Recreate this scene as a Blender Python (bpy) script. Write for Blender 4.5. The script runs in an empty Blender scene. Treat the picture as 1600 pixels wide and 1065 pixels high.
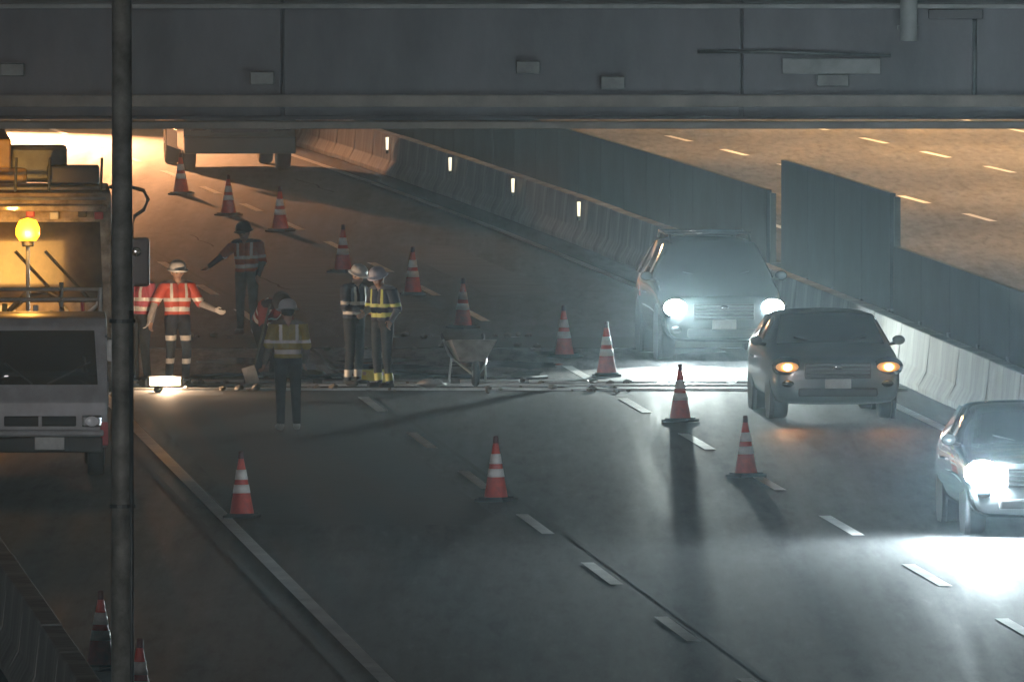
import bpy, bmesh, math, random
import numpy as np
from mathutils import Vector, Matrix
random.seed(7)
S = bpy.context.scene
COL = S.collection
R = math.radians

# ------------------------------------------------------------------ camera
H = 10.0                       # camera height on its pole
FPX = 23150.0                  # focal length in pixels of a 1600 px wide frame (a zoomed-in traffic camera)
PHI = math.atan(1012.5 / FPX)
cd = bpy.data.cameras.new('traffic_camera'); cam = bpy.data.objects.new('traffic_camera', cd); COL.objects.link(cam)
cam.location = (0, 0, H); cam.rotation_euler = (math.pi / 2 - PHI, 0, 0)
cd.sensor_width = 36; cd.lens = FPX / 1600 * 36; cd.clip_start = 1; cd.clip_end = 4000
S.camera = cam

# ------------------------------------------------------------------ sky, sun, exposure
SUN_EL, SUN_AZ = R(3), R(190)
world = bpy.data.worlds.new('World'); S.world = world; world.use_nodes = True
wn = world.node_tree.nodes; wl = world.node_tree.links
bg = wn['Background']
sky = wn.new('ShaderNodeTexSky'); sky.sky_type = 'NISHITA'; sky.sun_disc = False
sky.sun_elevation = SUN_EL; sky.sun_rotation = SUN_AZ; sky.air_density = 1.5; sky.dust_density = 2.0
wl.new(sky.outputs[0], bg.inputs['Color']); bg.inputs['Strength'].default_value = 0.0006
sd = bpy.data.lights.new('sun', 'SUN'); sd.energy = 0.42; sd.angle = R(12); sd.color = (1, .95, .95)
sun = bpy.data.objects.new('sun', sd); COL.objects.link(sun); sun.rotation_euler = (R(87), 0, R(-10)); sun.location = (0, 0, 60)
S.view_settings.view_transform = 'Standard'; S.view_settings.look = 'None'
S.view_settings.exposure = 0.45; S.view_settings.gamma = 1.0
S.view_settings.use_curve_mapping = False
S.render.engine = 'CYCLES'
S.cycles.use_denoising = True
try: S.cycles.denoiser = 'OPENIMAGEDENOISE'
except Exception: pass
S.cycles.max_bounces = 4; S.cycles.volume_bounces = 0; S.cycles.transparent_max_bounces = 8
S.cycles.sample_clamp_indirect = 3.0
S.cycles.caustics_reflective = False; S.cycles.caustics_refractive = False
HEAD = 1.0                     # one knob for all headlamps

# ------------------------------------------------------------------ where things stand
def G(px, py):                 # a ground spot seen in the photograph -> metres
    w = py + 480.0
    return H * (px - 800) / (math.cos(PHI) * w), H * FPX / math.cos(PHI) ** 2 / w - H * math.tan(PHI)
def slope(Y): return -.0745 - (3.2e-4 * (Y - 215) if Y > 215 else 0)
def X0(Y):                     # left edge line of the near carriageway (a gentle left-hand bend)
    x = -1.29 - .0745 * (Y - 150)
    return x - 1.6e-4 * (Y - 215) ** 2 if Y > 215 else x
def RX(off, Y): return X0(Y) + off * math.sqrt(1 + slope(Y) ** 2)
def HEADING(Y): return math.atan(-slope(Y))
LANE = 3.65

# ------------------------------------------------------------------ materials
MATS = {}
def mat(name, col, rough=.6, metal=0., var=.15, scale=3., bump=.0, bscale=40., emit=None, estr=0., spec=.5, dirt=None, coat=0., stretch=None):
    if name in MATS: return MATS[name]
    m = bpy.data.materials.new(name); m.use_nodes = True; n = m.node_tree.nodes; l = m.node_tree.links
    b = n['Principled BSDF']
    b.inputs['Roughness'].default_value = rough; b.inputs['Metallic'].default_value = metal
    b.inputs['Specular IOR Level'].default_value = spec; b.inputs['Coat Weight'].default_value = coat
    tc = n.new('ShaderNodeTexCoord')
    nz = n.new('ShaderNodeTexNoise'); nz.inputs['Scale'].default_value = scale; nz.inputs['Detail'].default_value = 6; nz.inputs['Roughness'].default_value = .65
    if stretch:
        mp = n.new('ShaderNodeMapping'); mp.inputs['Scale'].default_value = stretch; l.new(tc.outputs['Object'], mp.inputs['Vector']); l.new(mp.outputs[0], nz.inputs['Vector'])
    else: l.new(tc.outputs['Object'], nz.inputs['Vector'])
    rp = n.new('ShaderNodeValToRGB'); rp.color_ramp.elements[0].position = .3; rp.color_ramp.elements[1].position = .72
    d = dirt if dirt else tuple(c * (1 - var * 1.6) for c in col)
    rp.color_ramp.elements[0].color = (*d, 1); rp.color_ramp.elements[1].color = (*[min(1, c * (1 + var)) for c in col], 1)
    l.new(nz.outputs[0], rp.inputs[0]); l.new(rp.outputs[0], b.inputs['Base Color'])
    if bump:
        n2 = n.new('ShaderNodeTexNoise'); n2.inputs['Scale'].default_value = bscale; n2.inputs['Detail'].default_value = 4
        l.new(tc.outputs['Object'], n2.inputs['Vector'])
        bp = n.new('ShaderNodeBump'); bp.inputs['Strength'].default_value = bump; bp.inputs['Distance'].default_value = .01
        l.new(n2.outputs[0], bp.inputs['Height']); l.new(bp.outputs[0], b.inputs['Normal'])
    if emit:
        b.inputs['Emission Color'].default_value = (*emit, 1); b.inputs['Emission Strength'].default_value = estr
    MATS[name] = m; return m

def road_material(name, base, light, dark, rough):
    m = bpy.data.materials.new(name); m.use_nodes = True; n = m.node_tree.nodes; l = m.node_tree.links
    b = n['Principled BSDF']; tc = n.new('ShaderNodeTexCoord'); b.inputs['Specular IOR Level'].default_value = .28
    def noise(scale, vec, detail=5, ro=.6):
        z = n.new('ShaderNodeTexNoise'); z.inputs['Scale'].default_value = scale; z.inputs['Detail'].default_value = detail
        z.inputs['Roughness'].default_value = ro; l.new(vec, z.inputs['Vector']); return z.outputs[0]
    def mapped(sc, rz=R(4.3)):
        p = n.new('ShaderNodeMapping'); p.inputs['Scale'].default_value = sc; p.inputs['Rotation'].default_value = (0, 0, -rz)
        l.new(tc.outputs['Object'], p.inputs['Vector']); return p.outputs[0]
    def mix(a, bb, f, mode='MIX'):
        x = n.new('ShaderNodeMix'); x.data_type = 'RGBA'; x.blend_type = mode
        l.new(f, x.inputs[0])
        for s, v in ((6, a), (7, bb)):
            if isinstance(v, tuple): x.inputs[s].default_value = (*v, 1)
            else: l.new(v, x.inputs[s])
        return x.outputs[2]
    def ramp(f, p0, p1):
        r = n.new('ShaderNodeMapRange'); r.inputs[1].default_value = p0; r.inputs[2].default_value = p1; l.new(f, r.inputs[0]); return r.outputs[0]
    streak = ramp(noise(1., mapped((1.6, .03, 1))), .35, .68)          # wheel tracks along the lanes
    blot = ramp(noise(.22, mapped((1, .25, 1)), 6), .38, .7)           # large worn areas
    grit = noise(38., tc.outputs['Object'], 3)
    c = mix(base, light, streak); c = mix(c, dark, blot)
    grain = noise(1., mapped((5.5, .45, 1)), 5, .7)
    c = mix(c, tuple(x * .5 for x in dark), ramp(grain, .52, .36)); c = mix(c, tuple(x * 1.5 for x in light), ramp(grain, .56, .78))
    c = mix(c, tuple(min(1, x * 1.9) for x in light), ramp(grit, .58, .8))
    stain = ramp(noise(.7, mapped((1, .12, 1)), 4), .62, .74)
    c = mix(c, tuple(x * .55 for x in dark), stain)
    l.new(c, b.inputs['Base Color'])
    rr = n.new('ShaderNodeMapRange'); rr.inputs[3].default_value = rough - .1; rr.inputs[4].default_value = rough + .12; l.new(streak, rr.inputs[0])
    l.new(rr.outputs[0], b.inputs['Roughness'])
    bp = n.new('ShaderNodeBump'); bp.inputs['Strength'].default_value = .35; bp.inputs['Distance'].default_value = .02
    l.new(grit, bp.inputs['Height']); l.new(bp.outputs[0], b.inputs['Normal'])
    MATS[name] = m; return m
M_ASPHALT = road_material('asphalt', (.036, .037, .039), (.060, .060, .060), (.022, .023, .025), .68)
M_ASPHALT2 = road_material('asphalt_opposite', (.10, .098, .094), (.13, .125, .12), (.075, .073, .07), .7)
M_SLAB = road_material('slab_concrete', (.16, .16, .158), (.21, .21, .205), (.11, .11, .108), .65)
M_PAINT = mat('road_paint', (.82, .82, .80), .6, var=.12, scale=1.2, dirt=(.55, .55, .54))
M_EARTH = mat('earth', (.06, .06, .045), .95, var=.4, scale=.8, bump=.4, bscale=6)
M_CONC = mat('barrier_concrete', (.36, .35, .32), .85, var=.2, scale=1.4, bump=.25, bscale=25, dirt=(.15, .145, .13), stretch=(1, 1.6, .4))
M_CONC_D = mat('overpass_concrete', (.115, .112, .120), .85, var=.18, scale=1.1, bump=.3, bscale=14, dirt=(.07, .07, .074), stretch=(1.0, 1, .4))
M_CONC_L = mat('overpass_ledge', (.22, .225, .22), .8, var=.15, scale=2, dirt=(.14, .145, .14))
M_CONC_B = mat('overpass_flange', (.20, .175, .15), .8, var=.2, scale=1.2, dirt=(.11, .095, .08))  # orange light falling on the flange is put into this brown
M_GREEN = mat('screen_green', (.022, .036, .035), .7, .0, var=.45, scale=.7)
M_STEEL = mat('galvanised_steel', (.42, .43, .44), .45, .8, var=.2, scale=6)
M_STEELD = mat('dark_steel', (.10, .11, .105), .5, .6, var=.25, scale=5)
M_POLE = mat('pole_paint', (.26, .265, .235), .6, .2, var=.3, scale=4, bump=.1, dirt=(.09, .085, .07))
M_BLACK = mat('black_rubber', (.018, .018, .018), .8, var=.2, scale=10, bump=.1)
M_DARK = mat('dark_plastic', (.03, .03, .032), .5, var=.15, scale=8)
M_GLASS = mat('dark_glass', (.012, .016, .018), .06, var=.1, scale=2, spec=.8)
M_CHROME = mat('chrome', (.7, .72, .74), .18, 1., var=.05, scale=6)
M_CONE = mat('cone_orange', (.62, .065, .04), .55, var=.12, scale=9, dirt=(.36, .05, .04))
M_BAND = mat('cone_white', (.82, .80, .78), .4, var=.08, scale=12, dirt=(.6, .58, .56))
M_SUV = mat('suv_paint', (.10, .115, .12), .25, .5, var=.06, scale=3, coat=.8)
M_SEDAN = mat('sedan_paint', (.13, .14, .155), .28, .5, var=.06, scale=3, coat=.8)
M_CAR3 = mat('near_car_paint', (.16, .18, .19), .25, .5, var=.06, scale=3, coat=.8)
M_GREYT = mat('small_truck_paint', (.34, .34, .37), .38, .1, var=.1, scale=3, coat=.4, dirt=(.22, .215, .21))
M_CREAM = mat('big_truck_paint', (.40, .33, .24), .55, .0, var=.25, scale=4.5, bump=.2, bscale=9, coat=.1, dirt=(.10, .07, .045))
M_DKTRUCK = mat('far_truck_paint', (.04, .06, .055), .45, .0, var=.15, scale=2, coat=.3)
M_BOX = mat('box_body', (.30, .31, .30), .5, .2, var=.12, scale=1.2)
M_PLATE = mat('plate', (.62, .62, .60), .5, var=.1, scale=12)
M_HELW = mat('helmet_white', (.85, .85, .84), .35, var=.05, scale=10)
M_HELV = mat('helmet_lavender', (.62, .63, .76), .35, var=.05, scale=10)
M_HELG = mat('helmet_grey', (.5, .5, .52), .4, var=.08, scale=10)
M_HELD = mat('helmet_dark', (.06, .055, .055), .4, var=.08, scale=10)
M_SKIN = mat('skin', (.45, .27, .19), .55, var=.1, scale=14)
M_HAIR = mat('hair', (.015, .013, .012), .6, var=.1, scale=20)
M_NAVY = mat('navy_cloth', (.022, .026, .045), .85, var=.3, scale=9, bump=.6, bscale=16)
M_TROU = mat('dark_trousers', (.028, .03, .034), .85, var=.3, scale=9, bump=.6, bscale=16)
M_GTROU = mat('grey_trousers', (.10, .105, .10), .85, var=.3, scale=9, bump=.6, bscale=16)
M_LSHIRT = mat('pale_shirt', (.40, .37, .36), .85, var=.2, scale=9, bump=.6, bscale=16)
M_GSHIRT = mat('grey_shirt', (.26, .27, .29), .85, var=.2, scale=9, bump=.6, bscale=16)
M_DSHIRT = mat('dark_shirt', (.05, .045, .045), .85, var=.3, scale=9, bump=.6, bscale=16)
M_BSHIRT = mat('beige_shirt', (.20, .17, .13), .85, var=.25, scale=9, bump=.6, bscale=16)
M_BOOT = mat('boots', (.02, .018, .016), .7, var=.2, scale=14)
M_WBOOT = mat('pale_shoes', (.4, .4, .4), .7, var=.2, scale=14)
M_VRED = mat('vest_red', (.62, .09, .05), .7, var=.15, scale=10, bump=.5, bscale=14)
M_VORA = mat('vest_orange', (.42, .11, .045), .75, var=.2, scale=10, bump=.5, bscale=14)
M_VYEL = mat('vest_ochre', (.36, .28, .07), .75, var=.2, scale=10, bump=.5, bscale=14)
M_VNAV = mat('vest_navy', (.03, .036, .06), .75, var=.2, scale=10, bump=.5, bscale=14)
M_REFL = mat('reflective_tape', (.82, .80, .76), .35, .1, var=.06, scale=20)
M_REFY = mat('reflective_lime', (.68, .74, .20), .4, .0, var=.06, scale=20)
M_RED = mat('red_paint', (.45, .05, .06), .5, var=.15, scale=6)
M_GLOVE = mat('white_glove', (.7, .68, .66), .8, var=.1, scale=14)

# ------------------------------------------------------------------ mesh helpers
def box(bm, c, s, rot=None, taper=None):
    r = bmesh.ops.create_cube(bm, size=1.0); vs = r['verts']
    for v in vs:
        t = 1.0
        if taper and v.co.z > 0: t = taper
        v.co = Vector((v.co.x * s[0] * t, v.co.y * s[1] * t, v.co.z * s[2]))
    if rot is not None: bmesh.ops.rotate(bm, verts=vs, cent=(0, 0, 0), matrix=rot)
    bmesh.ops.translate(bm, verts=vs, vec=c)
    return vs
def bevel_all(bm, w, seg=2):
    bmesh.ops.bevel(bm, geom=bm.edges[:], offset=w, segments=seg, affect='EDGES', profile=.6)
def lathe(bm, prof, seg=20, mtx=None):
    rings = []
    for r, z in prof:
        ring = []
        for k in range(seg):
            a = 2 * math.pi * k / seg
            v = Vector((r * math.cos(a), r * math.sin(a), z))
            if mtx: v = mtx @ v
            ring.append(bm.verts.new(v))
        rings.append(ring)
    for a, b in zip(rings, rings[1:]):
        for k in range(seg): bm.faces.new((a[k], a[(k + 1) % seg], b[(k + 1) % seg], b[k]))
    bm.faces.new(list(reversed(rings[0]))); bm.faces.new(rings[-1])
def tube(bm, pts, rad, seg=10):
    pts = [Vector(p) for p in pts]; rads = rad if isinstance(rad, (list, tuple)) else [rad] * len(pts)
    rings = []
    for i, p in enumerate(pts):
        d = (pts[min(i + 1, len(pts) - 1)] - pts[max(i - 1, 0)]).normalized()
        a = d.orthogonal().normalized() if abs(d.z) > .95 else d.cross(Vector((0, 0, 1))).normalized()
        b = d.cross(a).normalized()
        rings.append([bm.verts.new(p + rads[i] * (math.cos(2 * math.pi * k / seg) * a + math.sin(2 * math.pi * k / seg) * b)) for k in range(seg)])
    for a, b in zip(rings, rings[1:]):
        for k in range(seg): bm.faces.new((a[k], a[(k + 1) % seg], b[(k + 1) % seg], b[k]))
    bm.faces.new(list(reversed(rings[0]))); bm.faces.new(rings[-1])
def ball(bm, c, r, sc=(1, 1, 1), u=14, v=9):
    q = bmesh.ops.create_uvsphere(bm, u_segments=u, v_segments=v, radius=r)['verts']
    for x in q: x.co = Vector((x.co.x * sc[0], x.co.y * sc[1], x.co.z * sc[2])) + Vector(c)
    return q
def prism(bm, poly, y0, y1, plane='xz'):      # polygon in x,z pushed along y (or y,z along x)
    f = (lambda a, b, t: (a, t, b)) if plane == 'xz' else (lambda a, b, t: (t, a, b))
    A = [bm.verts.new(f(a, b, y0)) for a, b in poly]; B = [bm.verts.new(f(a, b, y1)) for a, b in poly]
    bm.faces.new(A); bm.faces.new(list(reversed(B)))
    for i in range(len(poly)):
        j = (i + 1) % len(poly); bm.faces.new((A[j], A[i], B[i], B[j]))
def mesh_of(name, bm, m, smooth=False):
    bmesh.ops.recalc_face_normals(bm, faces=bm.faces[:])
    me = bpy.data.meshes.new(name); bm.to_mesh(me); bm.free()
    for x in (m if isinstance(m, (list, tuple)) else [m]): me.materials.append(x)
    if smooth: me.polygons.foreach_set('use_smooth', [True] * len(me.polygons))
    return me
def put(name, me, parent=None, loc=(0, 0, 0), rz=0., rot=None):
    o = bpy.data.objects.new(name, me); COL.objects.link(o); o.location = loc
    o.rotation_euler = rot if rot else (0, 0, rz); o.parent = parent; return o
def obj(name, bm, m, parent=None, smooth=False, loc=(0, 0, 0), rz=0.):
    return put(name, mesh_of(name, bm, m, smooth), parent, loc, rz)
def tag(o, label=None, cat=None, group=None, kind=None):
    if label: o['label'] = label
    if cat: o['category'] = cat
    if group: o['group'] = group
    if kind: o['kind'] = kind
    return o
def thing(name, label, cat, loc=(0, 0, 0), rz=0., group=None):
    o = bpy.data.objects.new(name, None); COL.objects.link(o); o.location = loc; o.rotation_euler = (0, 0, rz); o.empty_display_size = .3
    return tag(o, label, cat, group)
def kids(o): return [c for c in bpy.data.objects if c.parent == o]
def copy_tree(o, parent=None):
    c = o.copy(); COL.objects.link(c); c.parent = parent
    for ch in kids(o): copy_tree(ch, c)
    return c
def smooth_bevel_box(c, s, w=.03, seg=2, rot=None):
    bm = bmesh.new(); box(bm, (0, 0, 0), s); bevel_all(bm, w, seg)
    if rot is not None: bmesh.ops.rotate(bm, verts=bm.verts[:], cent=(0, 0, 0), matrix=rot)
    bmesh.ops.translate(bm, verts=bm.verts[:], vec=c); return bm
def spot(name, loc, direction, energy, color, size=R(100), blend=1., radius=.06, parent=None):
    d = bpy.data.lights.new(name, 'SPOT'); d.energy = energy; d.color = color; d.spot_size = size; d.spot_blend = blend; d.shadow_soft_size = radius
    o = bpy.data.objects.new(name, d); COL.objects.link(o); o.location = loc
    o.rotation_euler = Vector(direction).to_track_quat('-Z', 'Y').to_euler(); o.parent = parent; return o
def point(name, loc, energy, color, radius=.05, parent=None):
    d = bpy.data.lights.new(name, 'POINT'); d.energy = energy; d.color = color; d.shadow_soft_size = radius
    o = bpy.data.objects.new(name, d); COL.objects.link(o); o.location = loc; o.parent = parent; return o

def frange(a, b, st):
    n = max(1, int(round((b - a) / st))); return [a + (b - a) * i / n for i in range(n + 1)]
def ribbon(name, o1, o2, y0, y1, z, m, parent=None, step=6.):
    bm = bmesh.new(); prev = None
    for Y in frange(y0, y1, step):
        a = bm.verts.new((RX(o1, Y), Y, z)); b = bm.verts.new((RX(o2, Y), Y, z))
        if prev: bm.faces.new((prev[0], prev[1], b, a))
        prev = (a, b)
    return obj(name, bm, m, parent)

# ------------------------------------------------------------------ ground and roads
bm = bmesh.new(); box(bm, (0, 600, -.55), (2400, 2400, 1.0))
tag(obj('ground', bm, M_EARTH), kind='structure')
road = tag(ribbon('road', -3.9, 12.4, 40, 640, 0, M_ASPHALT), kind='structure')
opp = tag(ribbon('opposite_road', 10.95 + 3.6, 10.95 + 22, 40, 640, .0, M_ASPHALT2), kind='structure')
YS0, YS1 = 212.6, 226.0
slab = ribbon('approach_slab', -3.0, 12.2, YS0, YS1, .004, M_SLAB, road, 3)
def line(name, off, w, y0, y1, parent, z=.009, m=M_PAINT): return ribbon(name, off - w / 2, off + w / 2, y0, y1, z, m, parent)
line('edge_line', 0, .17, 40, 600, road)
line('edge_line', 3 * LANE, .17, 40, 600, road)
line('sealed_joint', LANE + .22, .07, 40, 600, road, .006, M_BLACK)
line('sealed_joint', -.35, .09, 40, 600, road, .006, M_BLACK)
# dashes: 4 m long every 10 m
y1 = G(1045, 983)[1]; y2 = G(1095, 690)[1]
for k in range(-6, 30):
    for off, yb in ((LANE, y1), (2 * LANE, y2)):
        Y = yb + 10 * k
        if 60 < Y < 430: line('lane_dash', off, .15, Y - 2.1, Y + 2.1, road, .010)
yo = G(1510, 340)[1]; yo2 = G(1580, 265)[1]
for k in range(-8, 14):
    for off, yb in ((10.95 + 9.75, yo), (10.95 + 13.9, yo2)):
        Y = yb + 10 * k
        if 150 < Y < 420: line('lane_dash', off, .16, Y - 2.1, Y + 2.1, opp, .006)
line('edge_line', 10.95 + 5.4, .17, 60, 600, opp, .006)
line('edge_line', 10.95 + 18.2, .17, 60, 600, opp, .006)
# transverse bridge joints under repair
def cross_bar(name, Y, w, h, m, o0=-2.6, o1=11.6, z=.0, parent=road):
    bm = bmesh.new(); xa, xb = RX(o0, Y), RX(o1, Y)
    box(bm, ((xa + xb) / 2, Y, z + h / 2), (xb - xa, w, h)); return obj(name, bm, m, parent)
cross_bar('joint_trench', YS1 + 1.9, 3.8, .012, M_BLACK)
cross_bar('joint_steel_edge', YS0 - .10, .14, .03, M_STEEL)
cross_bar('joint_steel_edge', YS0 + 1.1, .16, .035, M_STEEL)
cross_bar('joint_gap', YS0 + .5, .95, .007, M_BLACK)
for k in range(14):      # steel fingers lying in the joint
    Y = YS0 + 2.2; x = RX(-2.2, Y) + k * 1.0
    bm = smooth_bevel_box((x, Y, .02), (.86, .5 + .1 * (k % 3), .03), .006, 1); obj('joint_plate', bm, M_STEEL, road)
# water lying on the slab, hose, broken concrete
M_WET = mat('standing_water', (.02, .021, .022), .12, var=.2, scale=3, spec=.7)
wr_ = random.Random(11)
for k in range(16):
    Y = wr_.uniform(YS0 + 2.8, YS1 - .8); o = wr_.uniform(-1.8, 9.5); bm = bmesh.new(); rx, ry = wr_.uniform(.25, .9), wr_.uniform(.5, 1.6)
    bm.faces.new([bm.verts.new((RX(o, Y) + rx * math.cos(a) * wr_.uniform(.6, 1.2), Y + ry * math.sin(a) * wr_.uniform(.6, 1.2), .0065)) for a in [q * math.pi / 8 for q in range(16)]])
    obj('puddle', bm, M_WET, road)
bm = bmesh.new()
for k in range(130):
    Y = wr_.choice((YS0 - .3, YS0 + 1.6, YS1 - .3, YS1 + 3.9)) + wr_.gauss(0, .35); o = wr_.uniform(-2.2, 7.8); q = wr_.uniform(.02, .075)
    vs = bmesh.ops.create_icosphere(bm, subdivisions=1, radius=q)['verts']
    for v in vs: v.co = Vector((v.co.x * wr_.uniform(.6, 1.3), v.co.y * wr_.uniform(.6, 1.3), v.co.z * wr_.uniform(.5, .9))) + Vector((RX(o, Y), Y, q * .5 + .006))
rb = tag(obj('rubble', bm, M_CONC_B), 'loose crumbs of broken concrete strewn along the joint', 'rubble', kind='stuff')
hs = [(RX(o, Y), Y, .03) for o, Y in ((-1.2, 214.5), (-.2, 216), (.9, 215.2), (2.0, 216.8), (3.4, 216.2), (4.4, 217.6), (5.2, 216.6), (6.0, 215.3), (6.7, 216.0))]
bm = bmesh.new(); tube(bm, hs, .026, 8); tag(obj('air_hose', bm, M_DARK, None, True), 'thin dark hose snaking over the slab behind the workers', 'hose')
# milled patch in lane one, darker fresh asphalt near the works
ribbon('repair_patch', .35, 3.3, 178, 211.5, .003, M_BLACK if False else mat('fresh_asphalt', (.026, .027, .028), .75, var=.2, scale=3, bump=.4, bscale=30), road)

# sealed cracks, tyre marks and old patches on the near carriageway
M_TAR = mat('tar', (.010, .010, .011), .95, var=.3, scale=6, spec=.05)
M_PATCH = mat('old_patch', (.055, .055, .054), .8, var=.35, scale=1.2, bump=.4, bscale=30, dirt=(.03, .03, .031))
rng = random.Random(3)
def wander(name, off, y0, y1, w, m, amp, z):
    bm = bmesh.new(); prev = None; o = off; Y = y0
    while Y < y1:
        o += rng.uniform(-amp, amp); ww = w * rng.uniform(.6, 1.3)
        a = bm.verts.new((RX(o - ww / 2, Y), Y, z)); b = bm.verts.new((RX(o + ww / 2, Y), Y, z))
        if prev: bm.faces.new((prev[0], prev[1], b, a))
        prev = (a, b); Y += rng.uniform(.5, 1.3)
    return obj(name, bm, m, road)
for k in range(7): y0 = rng.uniform(232, 300); wander('sealed_crack', rng.uniform(-1.5, 10.5), y0, y0 + rng.uniform(6, 18), .035, M_TAR, .07, .0055)
for o1, o2, ya, yb in ((.6, 2.0, 233, 245), (4.2, 6.9, 240, 262), (8.2, 9.4, 246, 268)):
    ribbon('old_patch', o1, o2, ya, yb, .0045, M_PATCH, road, 2)
# ------------------------------------------------------------------ concrete barriers in blocks
def barrier(name, off, y0, y1, label, h=.82, flip=1, blk=4.0):
    t = thing(name, label, 'barrier', (RX(off, y0), y0, 0))
    prof = [(-.28, 0), (.28, 0), (.28, .09), (.16, .30), (.11, h), (-.11, h), (-.16, .30), (-.28, .09)]
    bm = bmesh.new(); prism(bm, prof, -blk / 2 + .02, blk / 2 - .02); bevel_all(bm, .012, 1)
    me = mesh_of('block', bm, M_CONC)
    Y = y0 + blk / 2
    while Y < y1:
        o = put('block', me, t, (RX(off, Y) - RX(off, y0), Y - y0, random.uniform(-.008, .008)), HEADING(Y) + random.uniform(-.002, .002)); Y += blk * math.cos(HEADING(Y))
    return t
MED = 3 * LANE + 1.0
barrier('median_barrier', MED, 120, 430, 'long concrete median barrier running beside the oncoming traffic lane')
barrier('shoulder_barrier', -3.55, 90, 430, 'dark concrete barrier along the left shoulder behind the parked work trucks')
# green steel screens in the median
scr_off = 3 * LANE + 3.0
def screen(label, y0, y1, h):
    t = thing('median_screen', label, 'screen', (RX(scr_off, y0), y0, 0), group='dark green screens in the median')
    bm = bmesh.new(); box(bm, (.07, 0, h / 2), (.10, .10, h - .05)); box(bm, (.07, 0, .06), (.3, .3, .12)); pm = mesh_of('post', bm, M_STEELD)
    n = max(1, round((y1 - y0) / 4.2)); st = (y1 - y0) / n
    bm = bmesh.new(); box(bm, (0, 0, h / 2 + .03), (.09, st - .03, h))
    qm = mesh_of('panel', bm, M_GREEN)
    for i in range(n + 1):
        Y = y0 + i * st; put('post', pm, t, (RX(scr_off, Y) - RX(scr_off, y0), Y - y0, 0), HEADING(Y))
        if i < n:
            Y += st / 2; put('panel', qm, t, (RX(scr_off, Y) - RX(scr_off, y0), Y - y0, 0), HEADING(Y))
screen('lower run of dark screen panels stretching away beyond the gap', 257, 420, 1.35)
screen('taller dark screen section standing between the gap and the low near run', 237.5, 254.6, 1.95)
screen('low near run of dark screen panels at the right edge of the picture', 150, 237, 1.12)

# ------------------------------------------------------------------ overpass (its near face crosses the top of the picture)
YO = 183.0
def zpx(y): return (1267.0 - 479.5 - y) / 126.8 * 1.0
ov = thing('overpass', 'grey concrete overpass crossing above the motorway along the top edge', 'overpass', (0, YO, 0))
ZB = 4.6
bm = bmesh.new(); box(bm, (2, 7.0, ZB + 1.15), (70, 12.0, 2.1)); obj('deck', bm, M_CONC_D, ov)
for k in range(-5, 7):           # precast fascia panels, uneven joints
    w = 5.7; bm = smooth_bevel_box((k * w, .93, ZB + .98 + random.uniform(-.01, .01)), (w - .03, .16, 1.66), .015, 1); obj('fascia_panel', bm, M_CONC_D, ov)
bm = smooth_bevel_box((2, .80, ZB + .045), (70, .5, .09), .01, 1); obj('bottom_flange', bm, M_CONC_B, ov)
bm = smooth_bevel_box((2, .80, ZB + .34), (70, .14, .15), .01, 1); obj('cable_duct', bm, M_CONC_B, ov)
bm = smooth_bevel_box((2, .74, 6.12), (70, .36, .06), .01, 1); obj('ledge', bm, M_CONC_L, ov)
bm = smooth_bevel_box((2, .70, 7.05), (70, .3, 1.1), .02, 1); obj('parapet', bm, M_CONC_D, ov)
bm = smooth_bevel_box((3.96, .79, 5.37), (1.22, .12, .19), .01, 1); obj('sign_back', bm, M_CONC_L, ov)
bm = smooth_bevel_box((3.98, .78, 5.195), (.40, .16, .15), .01, 1); obj('junction_box', bm, M_STEELD, ov)
bm = smooth_bevel_box((5.50, .72, 6.02), (.68, .18, .12), .01, 1); obj('light_housing', bm, M_DARK, ov)
bm = bmesh.new(); tube(bm, [(4.915, .52, 7.4), (4.915, .52, 5.69)], .105, 16); obj('drain_pipe', bm, M_CONC_L, ov, True)
for z in (5.85, 6.3): 
    bm = bmesh.new(); box(bm, (4.915, .66, z), (.27, .2, .05)); obj('pipe_bracket', bm, M_STEELD, ov)
bm = bmesh.new(); tube(bm, [(5.74, .8, 6.05), (5.74, .8, 4.95)], .03, 8); obj('conduit', bm, M_STEELD, ov, True)
bm = bmesh.new(); tube(bm, [(2.3, .82, 5.55), (3.3, .82, 5.55), (4.7, .82, 5.5)], .025, 8); obj('conduit', bm, M_STEELD, ov, True)
for x in (-6.2, -3.1, .2, 1.25):
    bm = smooth_bevel_box((x, .79, 5.26 + .1 * math.sin(x * 9)), (.3, .14, .16), .01, 1); obj('junction_box', bm, M_STEELD, ov)
for x in (-22, 26):
    bm = bmesh.new(); box(bm, (x, 7, 2.3), (1.6, 9, 4.6)); bevel_all(bm, .06, 2); obj('pier', bm, M_CONC_D, ov)

# ------------------------------------------------------------------ poles and lamps
def street_lamp(Y, off, label, side=-1, energy=28000, cone=R(140), aim=(0, 0, -1)):
    t = thing('street_lamp', label, 'street lamp', (RX(off, Y), Y, 0), 0, 'sodium street lamps along the opposite road')
    bm = bmesh.new(); tube(bm, [(0, 0, 0), (0, 0, 6), (0, 0, 11.2)], [.11, .09, .07], 12); obj('pole', bm, M_STEEL, t, True)
    bm = bmesh.new(); tube(bm, [(0, 0, 11.1), (side * .5, 0, 11.7), (side * 2.4, 0, 12.0)], .045, 10); obj('arm', bm, M_STEEL, t, True)
    bm = smooth_bevel_box((side * 2.8, 0, 12.0), (.9, .32, .16), .05); hd = obj('lamp_head', bm, M_STEELD, t)
    bm = bmesh.new(); box(bm, (side * 2.85, 0, 11.905), (.6, .24, .02)); obj('lamp_lens', bm, mat('sodium', (1, .6, .25), .5, emit=(1, .5, .15), estr=30), t)
    spot('lamp_light', (side * 2.85, 0, 11.85), aim, energy, (1, .55, .22), cone, .7, .15, t)
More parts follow.
